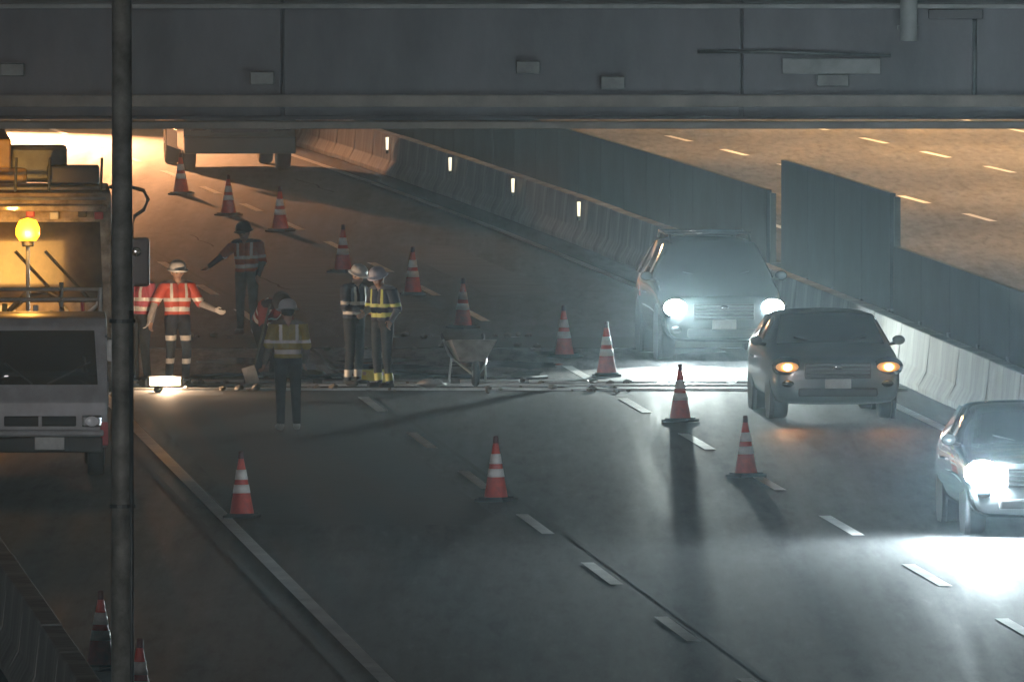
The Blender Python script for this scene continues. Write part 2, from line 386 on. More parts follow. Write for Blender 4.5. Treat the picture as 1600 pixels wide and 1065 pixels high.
for Y, w in ((240, 'nearest'), (268, 'second nearest'), (296, 'middle'), (324, 'second farthest'), (352, 'farthest')):
    street_lamp(Y, 10.95 + 21.0, 'tall street lamp on the outer edge of the opposite road, %s of five' % w)
def light_tower(X, Y):
    t = thing('light_tower', 'floodlight tower standing in the closed lane beyond the overpass', 'work light', (X, Y, 0))
    for a in (.5, 2.1, 3.6, 5.2):
        bm = bmesh.new(); tube(bm, [(0, 0, .6), (1.1 * math.cos(a), 1.1 * math.sin(a), .02)], .035, 8); obj('outrigger', bm, M_STEELD, t)
    bm = smooth_bevel_box((0, 0, .75), (1.0, 1.6, .9), .05); obj('generator', bm, M_VYEL, t)
    bm = bmesh.new(); tube(bm, [(0, 0, 1.1), (0, 0, 3.4), (0, 0, 6.0)], [.06, .05, .04], 10); obj('mast', bm, M_STEEL, t)
    bm = bmesh.new(); tube(bm, [(-.8, 0, 6.0), (.8, 0, 6.0)], .03, 8); obj('crossbar', bm, M_STEEL, t)
    for x in (-.6, -.2, .2, .6):
        bm = smooth_bevel_box((x, -.05, 6.2), (.34, .14, .3), .03, 2); hd = obj('lamp_head', bm, M_DARK, t)
        bm = bmesh.new(); box(bm, (x, -.13, 6.2), (.28, .012, .24)); obj('lamp_lens', bm, mat('halogen', (1, .8, .5), .5, emit=(1, .55, .25), estr=60), hd)
    spot('tower_light', (0, -.2, 6.2), (-.01, -1, -.45), 190000, (1, .43, .18), R(48), 1., .25, t)
light_tower(RX(6.0, 344), 344)
# bare pole close to the camera on the left
px = thing('roadside_pole', 'tall slim dark steel pole standing upright near the left edge', 'pole', (-3.16, 120, 0))
bm = bmesh.new(); tube(bm, [(0, 0, 0), (0, 0, 4), (0, 0, 9.5)], [.10, .088, .075], 18); obj('shaft', bm, M_POLE, px, True)
bm = bmesh.new(); box(bm, (0, 0, .02), (.45, .45, .04)); obj('base_plate', bm, M_STEELD, px)
bm = bmesh.new(); tube(bm, [(.075, -.06, .3), (.075, -.06, 5)], .018, 8); obj('conduit', bm, M_STEELD, px, True)
for z in (1.6, 3.4, 4.9):
    bm = bmesh.new(); lathe(bm, [(.098, z), (.106, z), (.106, z + .03), (.098, z + .03)], 16); obj('clamp', bm, M_STEELD, px)

# ------------------------------------------------------------------ traffic cones
bm = bmesh.new(); lathe(bm, [(.150, .035), (.146, .06), (.034, .70), (.030, .715), (.022, .715), (.02, .70)], 20); ME_BODY = mesh_of('cone_body', bm, M_CONE, True)
def band_mesh(z0, z1):
    bm = bmesh.new(); rr = lambda z: .146 - (z - .06) * (.112 / .64) + .004
    lathe(bm, [(rr(z0) - .006, z0), (rr(z0), z0), (rr(z1), z1), (rr(z1) - .006, z1)], 20); return mesh_of('reflective_band', bm, M_BAND, True)
ME_B1 = band_mesh(.30, .40); ME_B2 = band_mesh(.46, .58)
bm = bmesh.new(); box(bm, (0, 0, .018), (.40, .40, .036)); bevel_all(bm, .012, 2); box(bm, (0, 0, .045), (.32, .32, .02)); ME_BASE = mesh_of('base', bm, M_BLACK)
bm = bmesh.new(); lathe(bm, [(.031, .705), (.034, .72), (.03, .79), (.018, .80)], 14); ME_TIP = mesh_of('tip', bm, mat('cone_tip', (.08, .02, .02), .6))
CONES = [
 (283, 304, 'farthest cone, beside the warm lit lane by the dark truck'), (357, 337, 'second farthest cone, left of the far lane line'),
 (438, 362, 'third farthest cone, right of the worker stretching out an arm'), (536, 426, 'cone just behind the left of the two white helmeted workers'),
 (645, 461, 'cone right of the two white helmeted workers'), (723, 513, 'cone standing directly behind the wheelbarrow'),
 (882, 559, 'dim cone left of the cone with the long slanting shadow'), (948, 588, 'cone beside the bright steel joint casting a shadow to the left'),
 (1063, 659, 'backlit cone before the left suv headlight, shadow pointing down'), (1166, 745, 'backlit cone nearest the car with amber lamps'),
 (775, 783, 'cone beside a lane dash in the middle of the near road'), (378, 809, 'cone standing by the solid left edge line'),
 (157, 1046, 'dim cone on the dark left shoulder, left of the pole'), (217, 1130, 'cone cut by the bottom edge beside the pole')]
for i, (x, y, lab) in enumerate(CONES):
    X, Y = G(x, y)
    t = thing('traffic_cone', 'red and white traffic ' + lab, 'traffic cone', (X, Y, .004), random.uniform(0, 1.5), 'traffic cones closing the lanes')
    lean = random.uniform(-.02, .02); t.rotation_euler = (lean, random.uniform(-.02, .02), t.rotation_euler[2])
    for n_, me in (('cone_body', ME_BODY), ('reflective_band', ME_B1), ('reflective_band', ME_B2), ('base', ME_BASE), ('tip', ME_TIP)):
        o = put(n_, me, t)
    s = 1.0 + random.uniform(-.02, .05); t.scale = (s, s, s)

# reflector delineators on the median barrier, their shine put in as emission
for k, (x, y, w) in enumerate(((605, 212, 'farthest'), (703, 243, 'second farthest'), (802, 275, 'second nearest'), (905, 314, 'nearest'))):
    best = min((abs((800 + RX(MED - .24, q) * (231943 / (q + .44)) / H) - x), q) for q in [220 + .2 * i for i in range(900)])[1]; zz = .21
    t = thing('delineator', 'small reflector delineator post with added glow on the median, %s of the four' % w, 'delineator', (RX(MED - .24, best), best, .45), 0, 'reflector delineators with added glow on the median')
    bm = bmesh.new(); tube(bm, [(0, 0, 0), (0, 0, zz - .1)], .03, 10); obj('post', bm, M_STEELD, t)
    bm = bmesh.new(); tube(bm, [(0, -.02, zz - .13), (0, -.02, zz + .13)], [.025, .034], 10); obj('lamp', bm, mat('reflector_added_glow', (.9, .85, .7), .4, emit=(1, .85, .6), estr=1.2), t)  # a reflector with no lamp inside, its shine is added emission

# ------------------------------------------------------------------ wheels and cars
def wheel(parent, x, y, r, w, rim=M_STEEL):
    o = thing_part = bpy.data.objects.new('wheel', None)
    bm = bmesh.new(); mt = Matrix.Translation((x, y, r)) @ Matrix.Rotation(math.pi / 2, 4, 'Y')
    lathe(bm, [(r * .62, -w / 2), (r * .93, -w / 2), (r, -w * .36), (r, w * .36), (r * .93, w / 2), (r * .62, w / 2)], 28, mt)
    bpy.data.objects.remove(thing_part)
    wo = obj('wheel', bm, M_BLACK, parent, True)
    s = 1 if x > 0 else -1
    bm = bmesh.new(); mt = Matrix.Translation((x + s * w * .38, y, r)) @ Matrix.Rotation(math.pi / 2, 4, 'Y')
    lathe(bm, [(r * .05, -.02), (r * .63, -.03), (r * .63, .02), (r * .55, .035), (r * .2, .0), (r * .05, .03)], 24, mt)
    for k in range(5):
        a = k * 2 * math.pi / 5; box(bm, (x + s * (w * .38 + .02), y + math.cos(a) * r * .33, r + math.sin(a) * r * .33), (.03, r * .12, r * .6), Matrix.Rotation(a - math.pi / 2, 3, 'X') if True else None)
    obj('rim', bm, rim, wo)
def loft_car(st):
    bm = bmesh.new(); rings = []
    for (y, wb, zb, w1, z1, w2, z2, w3, z3, cr) in st:
        half = [(wb * .6, zb - .0), (wb, zb + .03), ((wb + w1) / 2 + .01, (zb + z1) / 2), (w1, z1), ((w1 + w2) / 2 + .012, (z1 + z2) / 2), (w2, z2), ((w2 + w3) / 2 + .01, (z2 + z3) / 2), (w3, z3 - .01), (w3 * .86, z3 + cr * .45), (w3 * .45, z3 + cr * .9)]
        ring = [bm.verts.new((x, y, z)) for x, z in half] + [bm.verts.new((0, y, z3 + cr))] + [bm.verts.new((-x, y, z)) for x, z in reversed(half)]
        rings.append(ring)
    n = len(rings[0])
    for a, b in zip(rings, rings[1:]):
        for k in range(n): bm.faces.new((a[k], a[(k + 1) % n], b[(k + 1) % n], b[k]))
    bm.faces.new(list(reversed(rings[0]))); bm.faces.new(rings[-1])
    return bm
def glass_patch(parent, name, corners, inset=.08, off=.015, m=M_GLASS, nx=6, bow=.0):
    c = [Vector(p) for p in corners]; mid = sum(c, Vector()) / 4
    c = [p + (mid - p) * inset for p in c]
    nrm = (c[1] - c[0]).cross(c[3] - c[0]).normalized()
    bm = bmesh.new(); top = []; N = nx
    for j in range(N + 1):
        v = j / N; row = []
        for i in range(N + 1):
            u = i / N; p = c[0].lerp(c[1], u).lerp(c[3].lerp(c[2], u), v)
            row.append(bm.verts.new(p + nrm * (off + bow * (1 - (2 * u - 1) ** 2))))
        top.append(row)
    for j in range(N):
        for i in range(N): bm.faces.new((top[j][i], top[j][i + 1], top[j + 1][i + 1], top[j + 1][i]))
    o = obj(name, bm, m, parent, True)
    md = o.modifiers.new('thickness', 'SOLIDIFY'); md.thickness = .01; return o
def car(kind, label, X, Y, rz, paint, lamp, lcol, lstr, lx, lz, cat, spot_e=0., spot_col=(1, 1, 1)):
    t = thing('suv' if kind == 'suv' else 'car', label, cat, (X, Y, 0), rz, 'queued vehicles in the open lane')
    if kind == 'suv':
        st = [(.02, .62, .36, .74, .56, .68, .80, .62, .86, .02), (.10, .78, .28, .88, .58, .82, .90, .76, .96, .03), (.45, .84, .24, .93, .62, .90, 1.00, .80, 1.05, .03), (1.10, .86, .24, .94, .66, .92, 1.08, .80, 1.12, .02),
              (1.85, .86, .24, .94, .66, .925, 1.12, .68, 1.66, .05), (2.3, .86, .24, .94, .66, .925, 1.13, .67, 1.72, .05), (3.4, .86, .24, .94, .66, .925, 1.14, .66, 1.73, .05), (4.3, .86, .25, .93, .66, .91, 1.14, .63, 1.66, .05), (4.62, .82, .30, .90, .66, .86, 1.10, .60, 1.45, .04), (4.70, .70, .40, .82, .66, .78, 1.02, .56, 1.2, .03)]
        cow, wtop, rear = 3, 4, 7; wy = (.92, 3.72); wr = .37; xw = .79
    else:
        st = [(.02, .66, .32, .78, .50, .74, .74, .66, .80, .02), (.10, .78, .24, .87, .52, .83, .84, .77, .89, .03), (.5, .82, .20, .90, .55, .88, .92, .80, .97, .04), (1.1, .83, .20, .91, .58, .89, .99, .80, 1.03, .03),
              (1.85, .83, .20, .91, .58, .895, 1.01, .68, 1.47, .05), (2.3, .83, .20, .91, .58, .895, 1.02, .67, 1.52, .05), (3.3, .83, .20, .91, .58, .895, 1.03, .66, 1.51, .05), (4.0, .83, .21, .90, .58, .88, 1.03, .64, 1.40, .04), (4.3, .79, .26, .87, .58, .84, 1.0, .66, 1.12, .03), (4.4, .70, .34, .80, .58, .77, .9, .62, .95, .02)]
        cow, wtop, rear = 3, 4, 6; wy = (.88, 3.55); wr = .32; xw = .745
    o = obj('body', loft_car(st), paint, t, True)
    md = o.modifiers.new('soft', 'SUBSURF'); md.levels = 1; md.render_levels = 1
    a, b = st[cow], st[wtop]
    glass_patch(t, 'windshield', [(-a[7], a[0], a[8] + .03), (a[7], a[0], a[8] + .03), (b[7], b[0], b[8] + .03), (-b[7], b[0], b[8] + .03)], .07, .03, bow=.03)
    for s in (-1, 1):
        for (i0, i1) in ((wtop, wtop + 1), (wtop + 1, wtop + 2), (wtop + 2, rear)) if kind == 'suv' else ((wtop, wtop + 1), (wtop + 1, rear)):
            p, q = st[i0], st[i1]
            cs = [(s * p[5], p[0], p[6] + .03), (s * q[5], q[0], q[6] + .03), (s * q[7], q[0], q[8] - .03), (s * p[7], p[0], p[8] - .03)]
            if s < 0: cs = [cs[1], cs[0], cs[3], cs[2]]
            glass_patch(t, 'side_window', cs, .06, .022, nx=2)
        # headlamp
        bm = bmesh.new(); ball(bm, (s * lx, .055, lz), .135 * (1.3 if lamp is LAMP_N else 1), (1.25, .62, .92) if lamp is not LAMP_A else (1.2, .55, .62), 20, 12); hl = obj('headlight', bm, lamp, t, True)
        bm = bmesh.new(); ball(bm, (s * lx, .12, lz), .16, (1.35, .7, .95)); obj('headlight_housing', bm, M_CHROME, hl, True)
        bm = bmesh.new(); ball(bm, (s * (lx - .02), .06, lz - (.33 if kind == 'suv' else .25)), .06, (1.6, .6, .9)); obj('fog_lamp', bm, M_GLASS, t, True)
        if lamp is LAMP_A:
            bm = bmesh.new(); ball(bm, (s * lx, -.035, lz), .05, (1.2, .6, 1)); obj('bulb', bm, mat('amber_bulb', (1, .7, .3), .3, emit=(1, .5, .16), estr=25), hl, True)
        my = a[0] + .45; mz = a[8] + .10
        bm = bmesh.new(); ball(bm, (s * (a[5] + .10), my, mz), .085, (1.1, .6, .85)); mo = obj('mirror', bm, paint, t, True)
        bm = bmesh.new(); tube(bm, [(s * (a[5] - .05), my, mz - .07), (s * (a[5] + .1), my, mz - .03)], .025, 8); obj('mirror_arm', bm, M_DARK, mo, True)
        for y in wy: 
            wheel(t, s * xw, y, wr, .22)
            bm = bmesh.new(); mt = Matrix.Translation((s * (xw + .10), y, wr)) @ Matrix.Rotation(math.pi / 2, 4, 'Y')
            lathe(bm, [(wr + .03, -.05), (wr + .085, -.05), (wr + .085, .012), (wr + .03, .012)], 28, mt); obj('wheel_arch', bm, M_DARK, t, True)
        bm = bmesh.new(); tube(bm, [(s * .93, 2.55 if kind == 'suv' else 2.4, st[3][6] - .14), (s * .955, 2.75, st[3][6] - .14)], .02, 6); obj('door_handle', bm, M_CHROME, t)
    zl = lz
    bm = smooth_bevel_box((0, .03, zl - .06), (.92, .06, .24), .02); gr = obj('grille', bm, M_DARK, t)
    for k in range(4):
        bm = bmesh.new(); box(bm, (0, -.005, zl - .14 + k * .055), (.88, .02, .014)); obj('grille_bar', bm, M_CHROME, gr)
    bm = bmesh.new(); ball(bm, (0, -.015, zl), .05, (1.3, .3, .8)); obj('badge', bm, M_CHROME, gr, True)
    bm = smooth_bevel_box((0, .04, zl - .38), (1.1, .1, .13), .03); obj('lower_intake', bm, M_DARK, t)
    bm = smooth_bevel_box((0, -.01, zl - .25), (.36, .02, .14), .005, 1); obj('licence_plate', bm, M_PLATE, t)
    if kind == 'suv':
        for s in (-1, 1):
            bm = bmesh.new(); tube(bm, [(s * .60, 2.0, 1.70), (s * .60, 2.2, 1.80), (s * .59, 3.9, 1.81), (s * .585, 4.15, 1.72)], .022, 8); obj('roof_rail', bm, M_CHROME, t, True)
        for y in (2.35,):
            bm = bmesh.new(); tube(bm, [(-.64, y, 1.83), (.64, y, 1.83)], .026, 8); obj('roof_bar', bm, M_CHROME, t, True)
        for y in (3.4,):
            bm = bmesh.new(); tube(bm, [(-.64, y, 1.83), (.64, y, 1.83)], .026, 8); obj('roof_bar', bm, M_CHROME, t, True)
    for s in (-1, 1):
        bm = bmesh.new(); tube(bm, [(s * .08, a[0] - .02, a[8] + .06), (s * .5, a[0] + .12, a[8] + .17)], .012, 6); obj('wiper', bm, M_DARK, t)
        if spot_e:
            sp = spot('headlight_beam', (s * lx, -.08, lz), (0, -1, -.03), spot_e * ((2.1 if s < 0 else .2) if kind == 'suv' else 1), spot_col, R(86) if lamp is not LAMP_A else R(46), 1., .07, t); sp.scale = (1, .55 if lamp is not LAMP_A else 1, 1)
            if kind == 'suv': spot('high_beam', (s * lx, -.08, lz), (0, -1, 0), 3200 if s < 0 else 400, spot_col, R(15), .8, .06, t)
    return t
def place_front(px, Yg): return (px - 800) / (231943 / (Yg + .44)) * H
LAMP_W = mat('headlight_lens_cool', (.9, .95, 1), .2, emit=(.80, .95, 1.0), estr=170)
LAMP_N = mat('headlight_lens_near', (.9, .95, 1), .2, emit=(.80, .95, 1.0), estr=1800)
LAMP_A = mat('lamp_lens_amber', (1, .7, .35), .2, emit=(1, .36, .07), estr=.35)
Y = 221.7; car('suv', 'dark suv with dazzling white headlights behind the car with amber lamps', place_front(1132, Y), Y, HEADING(Y) + .012, M_SUV, LAMP_W, 0, 0, .735, .80, 'suv', 1600 * HEAD, (.88, 1, .95))
Y = 203.6; car('sedan', 'grey car with two glowing amber lamps between the suv and the nearest car', place_front(1310, Y), Y, HEADING(Y), M_SEDAN, LAMP_A, 0, 0, .70, .80, 'car', 70, (1, .40, .10)).scale = (1, 1, .92)
Y = 175.4; car('sedan', 'nearest car with one huge dazzling headlight, cut by the right edge', place_front(1634, Y), Y, HEADING(Y), M_CAR3, LAMP_N, 0, 0, .74, .79, 'car', 100 * HEAD, (.86, 1, .98)).scale = (1, 1, .96)

# ------------------------------------------------------------------ small cab-over work truck
def small_truck():
    Y = 188.8; X = place_front(62, Y)
    t = thing('work_truck', 'small grey cab-over work truck facing the camera with a mast beacon', 'truck', (X, Y, 0), HEADING(Y) * .6)
    W = 1.72
    bm = bmesh.new(); prism(bm, [(.0, .38), (0.0, .95), (.06, 1.12), (.32, 1.92), (.42, 2.02), (1.5, 2.06), (1.62, 1.98), (1.62, .38)], -W / 2, W / 2, 'yz'); bevel_all(bm, .035, 2); obj('cab', bm, M_GREYT, t)
    glass_patch(t, 'windshield', [(-.76, .075, 1.17), (.76, .075, 1.17), (.72, .31, 1.87), (-.72, .31, 1.87)], .03, .008, nx=4)
    for s in (-1, 1):
        cs = [(s * .862, .3, 1.2), (s * .862, 1.4, 1.2), (s * .862, 1.4, 1.82), (s * .862, .45, 1.82)]
        if s < 0: cs = [cs[1], cs[0], cs[3], cs[2]]
        glass_patch(t, 'side_window', cs, .03, .006, nx=1)
        bm = smooth_bevel_box((s * .66, -.02, .72), (.26, .08, .16), .03); hl = obj('headlight', bm, M_CHROME, t)
        bm = bmesh.new(); ball(bm, (s * .66, -.055, .72), .065, (1.4, .3, 1)); obj('lens', bm, mat('clear_lens', (.75, .75, .78), .15), hl, True)
        bm = smooth_bevel_box((s * .93, -.03, 1.62), (.15, .08, .28), .03); mo = obj('mirror', bm, M_PLATE, t)
        bm = bmesh.new(); tube(bm, [(s * .84, .1, 1.8), (s * .93, -.02, 1.74)], .014, 6); obj('mirror_arm', bm, M_DARK, mo)
        for y in (.62, 3.3): wheel(t, s * .72, y, .31, .2)
        bm = bmesh.new(); tube(bm, [(s * .1, .06, 1.19), (s * .55 + .1, .16, 1.46)], .012, 6); obj('wiper', bm, M_DARK, t)
        bm = smooth_bevel_box((s * .82, -.025, .56), (.1, .06, .3), .02); obj('corner_lamp', bm, M_RED, t)
    bm = smooth_bevel_box((0, -.012, .72), (.92, .03, .13), .012, 1); gr = obj('grille', bm, M_BLACK, t)
    bm = smooth_bevel_box((0, -.03, .72), (.05, .03, .13), .008, 1); obj('grille_bar', bm, M_GREYT, gr)
    bm = smooth_bevel_box((0, -.05, .57), (1.62, .14, .09), .03); obj('bumper', bm, M_GREYT, t)
    bm = smooth_bevel_box((0, -.02, .42), (1.6, .1, .2), .03); obj('lower_bumper', bm, M_DARK, t)
    bm = smooth_bevel_box((.12, -.1, .44), (.38, .02, .16), .006, 1); obj('licence_plate', bm, M_PLATE, t)
    bm = smooth_bevel_box((0, 3.15, .78), (1.8, 2.9, .1), .02, 1); bed = obj('cargo_bed', bm, M_STEELD, t)
    for s in (-1, 1):
        bm = smooth_bevel_box((s * .88, 3.15, 1.02), (.05, 2.9, .38), .01, 1); obj('side_board', bm, M_GREYT, bed)
    bm = smooth_bevel_box((0, 4.6, 1.02), (1.8, .05, .38), .01, 1); obj('tail_board', bm, M_GREYT, bed)
    bm = smooth_bevel_box((0, 2.6, .45), (.6, 4.2, .18), .02, 1); obj('chassis', bm, M_DARK, t)
    for k in range(7):
        bm = bmesh.new(); tube(bm, [(-.7 + .22 * k, 2.2 + .2 * (k % 3), 1.0), (-.62 + .2 * k, 2.3 + .3 * (k % 2), 2.0 + .15 * math.sin(k * 2.3))], .025 + .01 * (k % 2), 8); obj('tool_handle', bm, (M_STEELD, M_VYEL, M_RED, M_PLATE)[k % 4], bed)
    for k in range(4):
        bm = smooth_bevel_box((-.6 + .4 * k, 3.0 + .2 * (k % 2), 1.25 + .1 * (k % 3)), (.34, .5, .5 + .12 * (k % 2)), .03); obj('crate', bm, (M_VORA, M_DARK, M_GSHIRT, M_RED)[k], bed)
    # headboard rack behind the cab
    for s in (-1, 1):
        bm = bmesh.new(); tube(bm, [(s * .8, 1.78, .8), (s * .8, 1.78, 2.35)], .03, 8); obj('rack_post', bm, M_STEEL, t)
    for z in (2.2, 2.33):
        bm = bmesh.new(); tube(bm, [(-.82, 1.78, z), (.82, 1.78, z)], .024, 8); obj('rack_bar', bm, M_STEEL, t)
    bm = bmesh.new(); tube(bm, [(.30, 1.78, 2.1), (.30, 1.78, 2.42)], [.02, .03], 8); obj('rack_lamp', bm, M_CHROME, t)
    # mast with amber beacon
    mx = -.10; my = 4.45; bz = -.2
    bm = bmesh.new(); tube(bm, [(mx, my, .9), (mx, my, 3.0 + bz)], .026, 10); ms = obj('mast', bm, M_STEEL, t)
    bm = bmesh.new(); lathe(bm, [(.07, 2.98), (.08, 3.0), (.08, 3.05), (.06, 3.06)], 16, Matrix.Translation((mx, my, bz))); obj('beacon_base', bm, M_DARK, ms)
    bm = bmesh.new(); lathe(bm, [(.11, 3.06), (.155, 3.13), (.155, 3.22), (.11, 3.32), (.01, 3.35)], 18, Matrix.Translation((mx, my, bz))); obj('beacon_lens', bm, mat('beacon_amber', (1, .6, .1), .3, emit=(1, .30, .006), estr=11), ms, True)
    point('beacon_light', (mx, my - .16, 3.14 + bz), 55, (1, .50, .10), .08, ms)
    spot('beacon_beam', (mx, my - .18, 3.2 + bz), (.03, -1, .04), 800, (1, .40, .05), R(18), .9, .1, ms)
    spot('beacon_beam', (mx, my + .18, 3.14 + bz), (-.3, 1, -.10), 1700, (1, .46, .08), R(56), .7, .08, ms)
small_truck()

# ------------------------------------------------------------------ large crane truck behind it
def crane_truck():
    Y = 199.0; W = 2.4; X = place_front(175, Y) - W / 2
    t = thing('crane_truck', 'big cream crane truck with large side mirrors behind the small work truck', 'truck', (X, Y, 0), HEADING(Y) * .7)
    bm = bmesh.new(); prism(bm, [(0, .6), (0, 1.6), (.05, 1.75), (.16, 2.95), (.3, 3.28), (1.9, 3.36), (2.0, 3.25), (2.0, .6)], -W / 2, W / 2, 'yz'); bevel_all(bm, .05, 2); obj('cab', bm, M_CREAM, t)
    glass_patch(t, 'windshield', [(-1.1, .055, 1.8), (1.1, .055, 1.8), (1.06, .155, 2.9), (-1.06, .155, 2.9)], .02, .01, nx=4, m=mat('dusty_glass', (.09, .07, .05), .35, var=.5, scale=2.2, dirt=(.02, .017, .014)))
    bm = smooth_bevel_box((0, .02, 3.08), (2.26, .34, .08), .02); obj('sun_visor', bm, M_CREAM, t)
    for z in (3.2, 3.34):
        bm = bmesh.new(); tube(bm, [(-1.12, .2, z), (1.12, .2, z)], .022, 8); obj('roof_rail', bm, M_STEEL, t)
    for s in (-1, 1):
        cs = [(s * 1.202, .35, 1.9), (s * 1.202, 1.5, 1.9), (s * 1.202, 1.5, 2.9), (s * 1.202, .4, 2.9)]
        if s < 0: cs = [cs[1], cs[0], cs[3], cs[2]]
        glass_patch(t, 'side_window', cs, .03, .006, nx=1)
        # looped mirror bracket with the big flat mirror and round wide mirror
        xm = s * (W / 2)
        bm = bmesh.new(); tube(bm, [(xm - s * .03, .1, 3.36), (xm + s * .2, -.1, 3.38), (xm + s * .42, -.16, 3.32), (xm + s * .48, -.16, 3.2), (xm + s * .42, -.16, 3.06), (xm + s * .30, -.16, 2.98), (xm + s * .26, -.16, 2.8), (xm + s * .26, -.16, 1.6), (xm, .05, 1.5)], .026, 8); mb = obj('mirror_bracket', bm, M_DARK, t, True)
        bm = smooth_bevel_box((xm + s * .30, -.16, 2.36), (.40, .12, .66), .06, 3); obj('mirror', bm, M_GSHIRT if False else mat('mirror_shell', (.085, .065, .075), .5), t)
        bm = bmesh.new(); ball(bm, (xm + s * .32, -.24, 2.5), .07, (1, .5, 1)); obj('mirror_lens', bm, M_CHROME, t, True)
        bm = smooth_bevel_box((s * .86, -.03, .98), (.34, .08, .22), .03); hl = obj('headlight', bm, M_CHROME, t)
        bm = bmesh.new(); ball(bm, (s * .86, -.06, .98), .085, (1.3, .3, 1)); obj('lens', bm, MATS['clear_lens'], hl, True)
        bm = bmesh.new(); tube(bm, [(s * .2 + .7, .0, 1.85), (s * .2 + .1, .06, 2.5)], .024, 6); obj('wiper', bm, M_BLACK, t)
        for y in (1.0, 4.6, 5.9): wheel(t, s * 1.0, y, .5, .3)
    bm = bmesh.new(); tube(bm, [(.55, -.05, 1.75), (.62, -.12, 1.66), (.85, -.14, 1.66), (1.0, -.1, 1.78), (1.04, -.05, 2.0)], .03, 8); obj('grab_handle', bm, M_PLATE, t, True)
    bm = bmesh.new(); tube(bm, [(-.2, -.12, 1.7), (.05, -.2, 1.95), (.3, -.2, 2.0), (.5, -.16, 1.86), (.52, -.14, 1.7)], .035, 8); obj('hose', bm, M_DARK, t, True)
    for k, x in enumerate((-1.0, -.72, -.4, .1, .42, .8, 1.02)):
        bm = smooth_bevel_box((x, -.03, 2.98 + .03 * (k % 2)), (.12, .08, .10), .02); obj('marker_lamp', bm, (M_RED, M_PLATE, M_DARK)[k % 3], t)
    bm = smooth_bevel_box((-.55, -.02, 1.72), (.9, .06, .12), .01, 1); obj('number_board', bm, M_PLATE, t)
    for x in (-.95, -.1, .35, 1.05):
        bm = bmesh.new(); tube(bm, [(x, .1, 3.3), (x + .02, .2, 3.75)], .02, 6); obj('antenna', bm, M_STEELD, t)
    bm = smooth_bevel_box((.7, .9, 3.5), (.7, .5, .26), .04); obj('roof_box', bm, M_DARK, t)
    bm = smooth_bevel_box((-.75, .8, 3.46), (.5, .5, .2), .04); obj('roof_box', bm, M_GSHIRT, t)
    bm = smooth_bevel_box((0, -.015, 1.38), (1.9, .04, .26), .015, 1); gr = obj('grille', bm, M_DARK, t)
    for k in range(4):
        bm = bmesh.new(); box(bm, (0, -.045, 1.29 + k * .06), (1.8, .02, .018)); obj('grille_bar', bm, M_STEEL, gr)
    bm = smooth_bevel_box((0, -.08, .66), (2.3, .22, .26), .05); obj('bumper', bm, M_CREAM, t)
    bm = smooth_bevel_box((0, -.2, .66), (.38, .02, .16), .006, 1); obj('licence_plate', bm, M_PLATE, t)
    bm = smooth_bevel_box((0, 4.2, .85), (.9, 7.0, .3), .03, 1); obj('chassis', bm, M_DARK, t)
    bm = smooth_bevel_box((0, 4.9, 1.35), (2.3, 5.0, .7), .03, 1); bd = obj('flat_body', bm, M_CREAM, t)
    for k in range(5):
        for s in (-1, 1):
            bm = bmesh.new(); box(bm, (s * 1.17, 2.9 + k, 1.35), (.05, .07, .66)); obj('stake', bm, M_STEELD, bd)
    bm = smooth_bevel_box((-.3, 2.6, 2.6), (.8, .8, 1.9), .06); obj('crane_base', bm, M_VYEL if False else mat('crane_paint', (.40, .26, .10), .5, var=.2, scale=3), t)
    bm = smooth_bevel_box((-.3, 4.5, 3.75), (.36, 5.0, .4), .03); obj('crane_boom', bm, MATS['crane_paint'], t)
    bm = smooth_bevel_box((-.85, 2.4, 3.62), (.62, .5, .36), .03); obj('control_box', bm, M_PLATE, t)
    bm = smooth_bevel_box((.2, 2.6, 3.6), (.9, .6, .5), .06); obj('winch_cover', bm, M_STEELD, t)
crane_truck()

# ------------------------------------------------------------------ dark lorry farther on (only its foot shows below the overpass)
def far_lorry():
    Y = 309.8; W = 2.35; X = place_front(374, Y)
    t = thing('lorry', 'dark green lorry in the far open lane, upper part hidden by the overpass', 'truck', (X, Y, 0), HEADING(Y))
    bm = bmesh.new(); prism(bm, [(0, .42), (0, 1.4), (.15, 2.6), (.35, 2.8), (1.8, 2.85), (1.9, .42)], -W / 2, W / 2, 'yz'); bevel_all(bm, .05, 2); obj('cab', bm, M_DKTRUCK, t)
    glass_patch(t, 'windshield', [(-1.05, .02, 1.5), (1.05, .02, 1.5), (1.0, .15, 2.5), (-1.0, .15, 2.5)], .02, .015, nx=3)
    bm = smooth_bevel_box((0, -.06, .55), (2.35, .2, .36), .04); obj('bumper', bm, M_DKTRUCK, t)
    bm = smooth_bevel_box((0, -.02, 1.0), (1.2, .05, .4), .02); obj('grille', bm, M_DARK, t)
    for s in (-1, 1):
        bm = smooth_bevel_box((s * .88, -.06, .95), (.36, .08, .2), .03); obj('headlight', bm, M_CHROME, t)
        bm = smooth_bevel_box((s * 1.32, -.05, 1.9), (.2, .1, .6), .04); obj('mirror', bm, M_DARK, t)
        for y in (1.0, 5.2): wheel(t, s * 1.0, y, .46, .28)
        bm = smooth_bevel_box((s * 1.15, 3.0, .62), (.06, 2.6, .4), .01, 1); obj('side_guard', bm, M_PLATE, t)
    bm = smooth_bevel_box((0, 4.6, 2.1), (2.4, 5.2, 2.5), .04); obj('box_body', bm, M_BOX, t)
    bm = smooth_bevel_box((0, 3.6, .8), (.9, 6.0, .25), .03); obj('chassis', bm, M_DARK, t)
far_lorry()

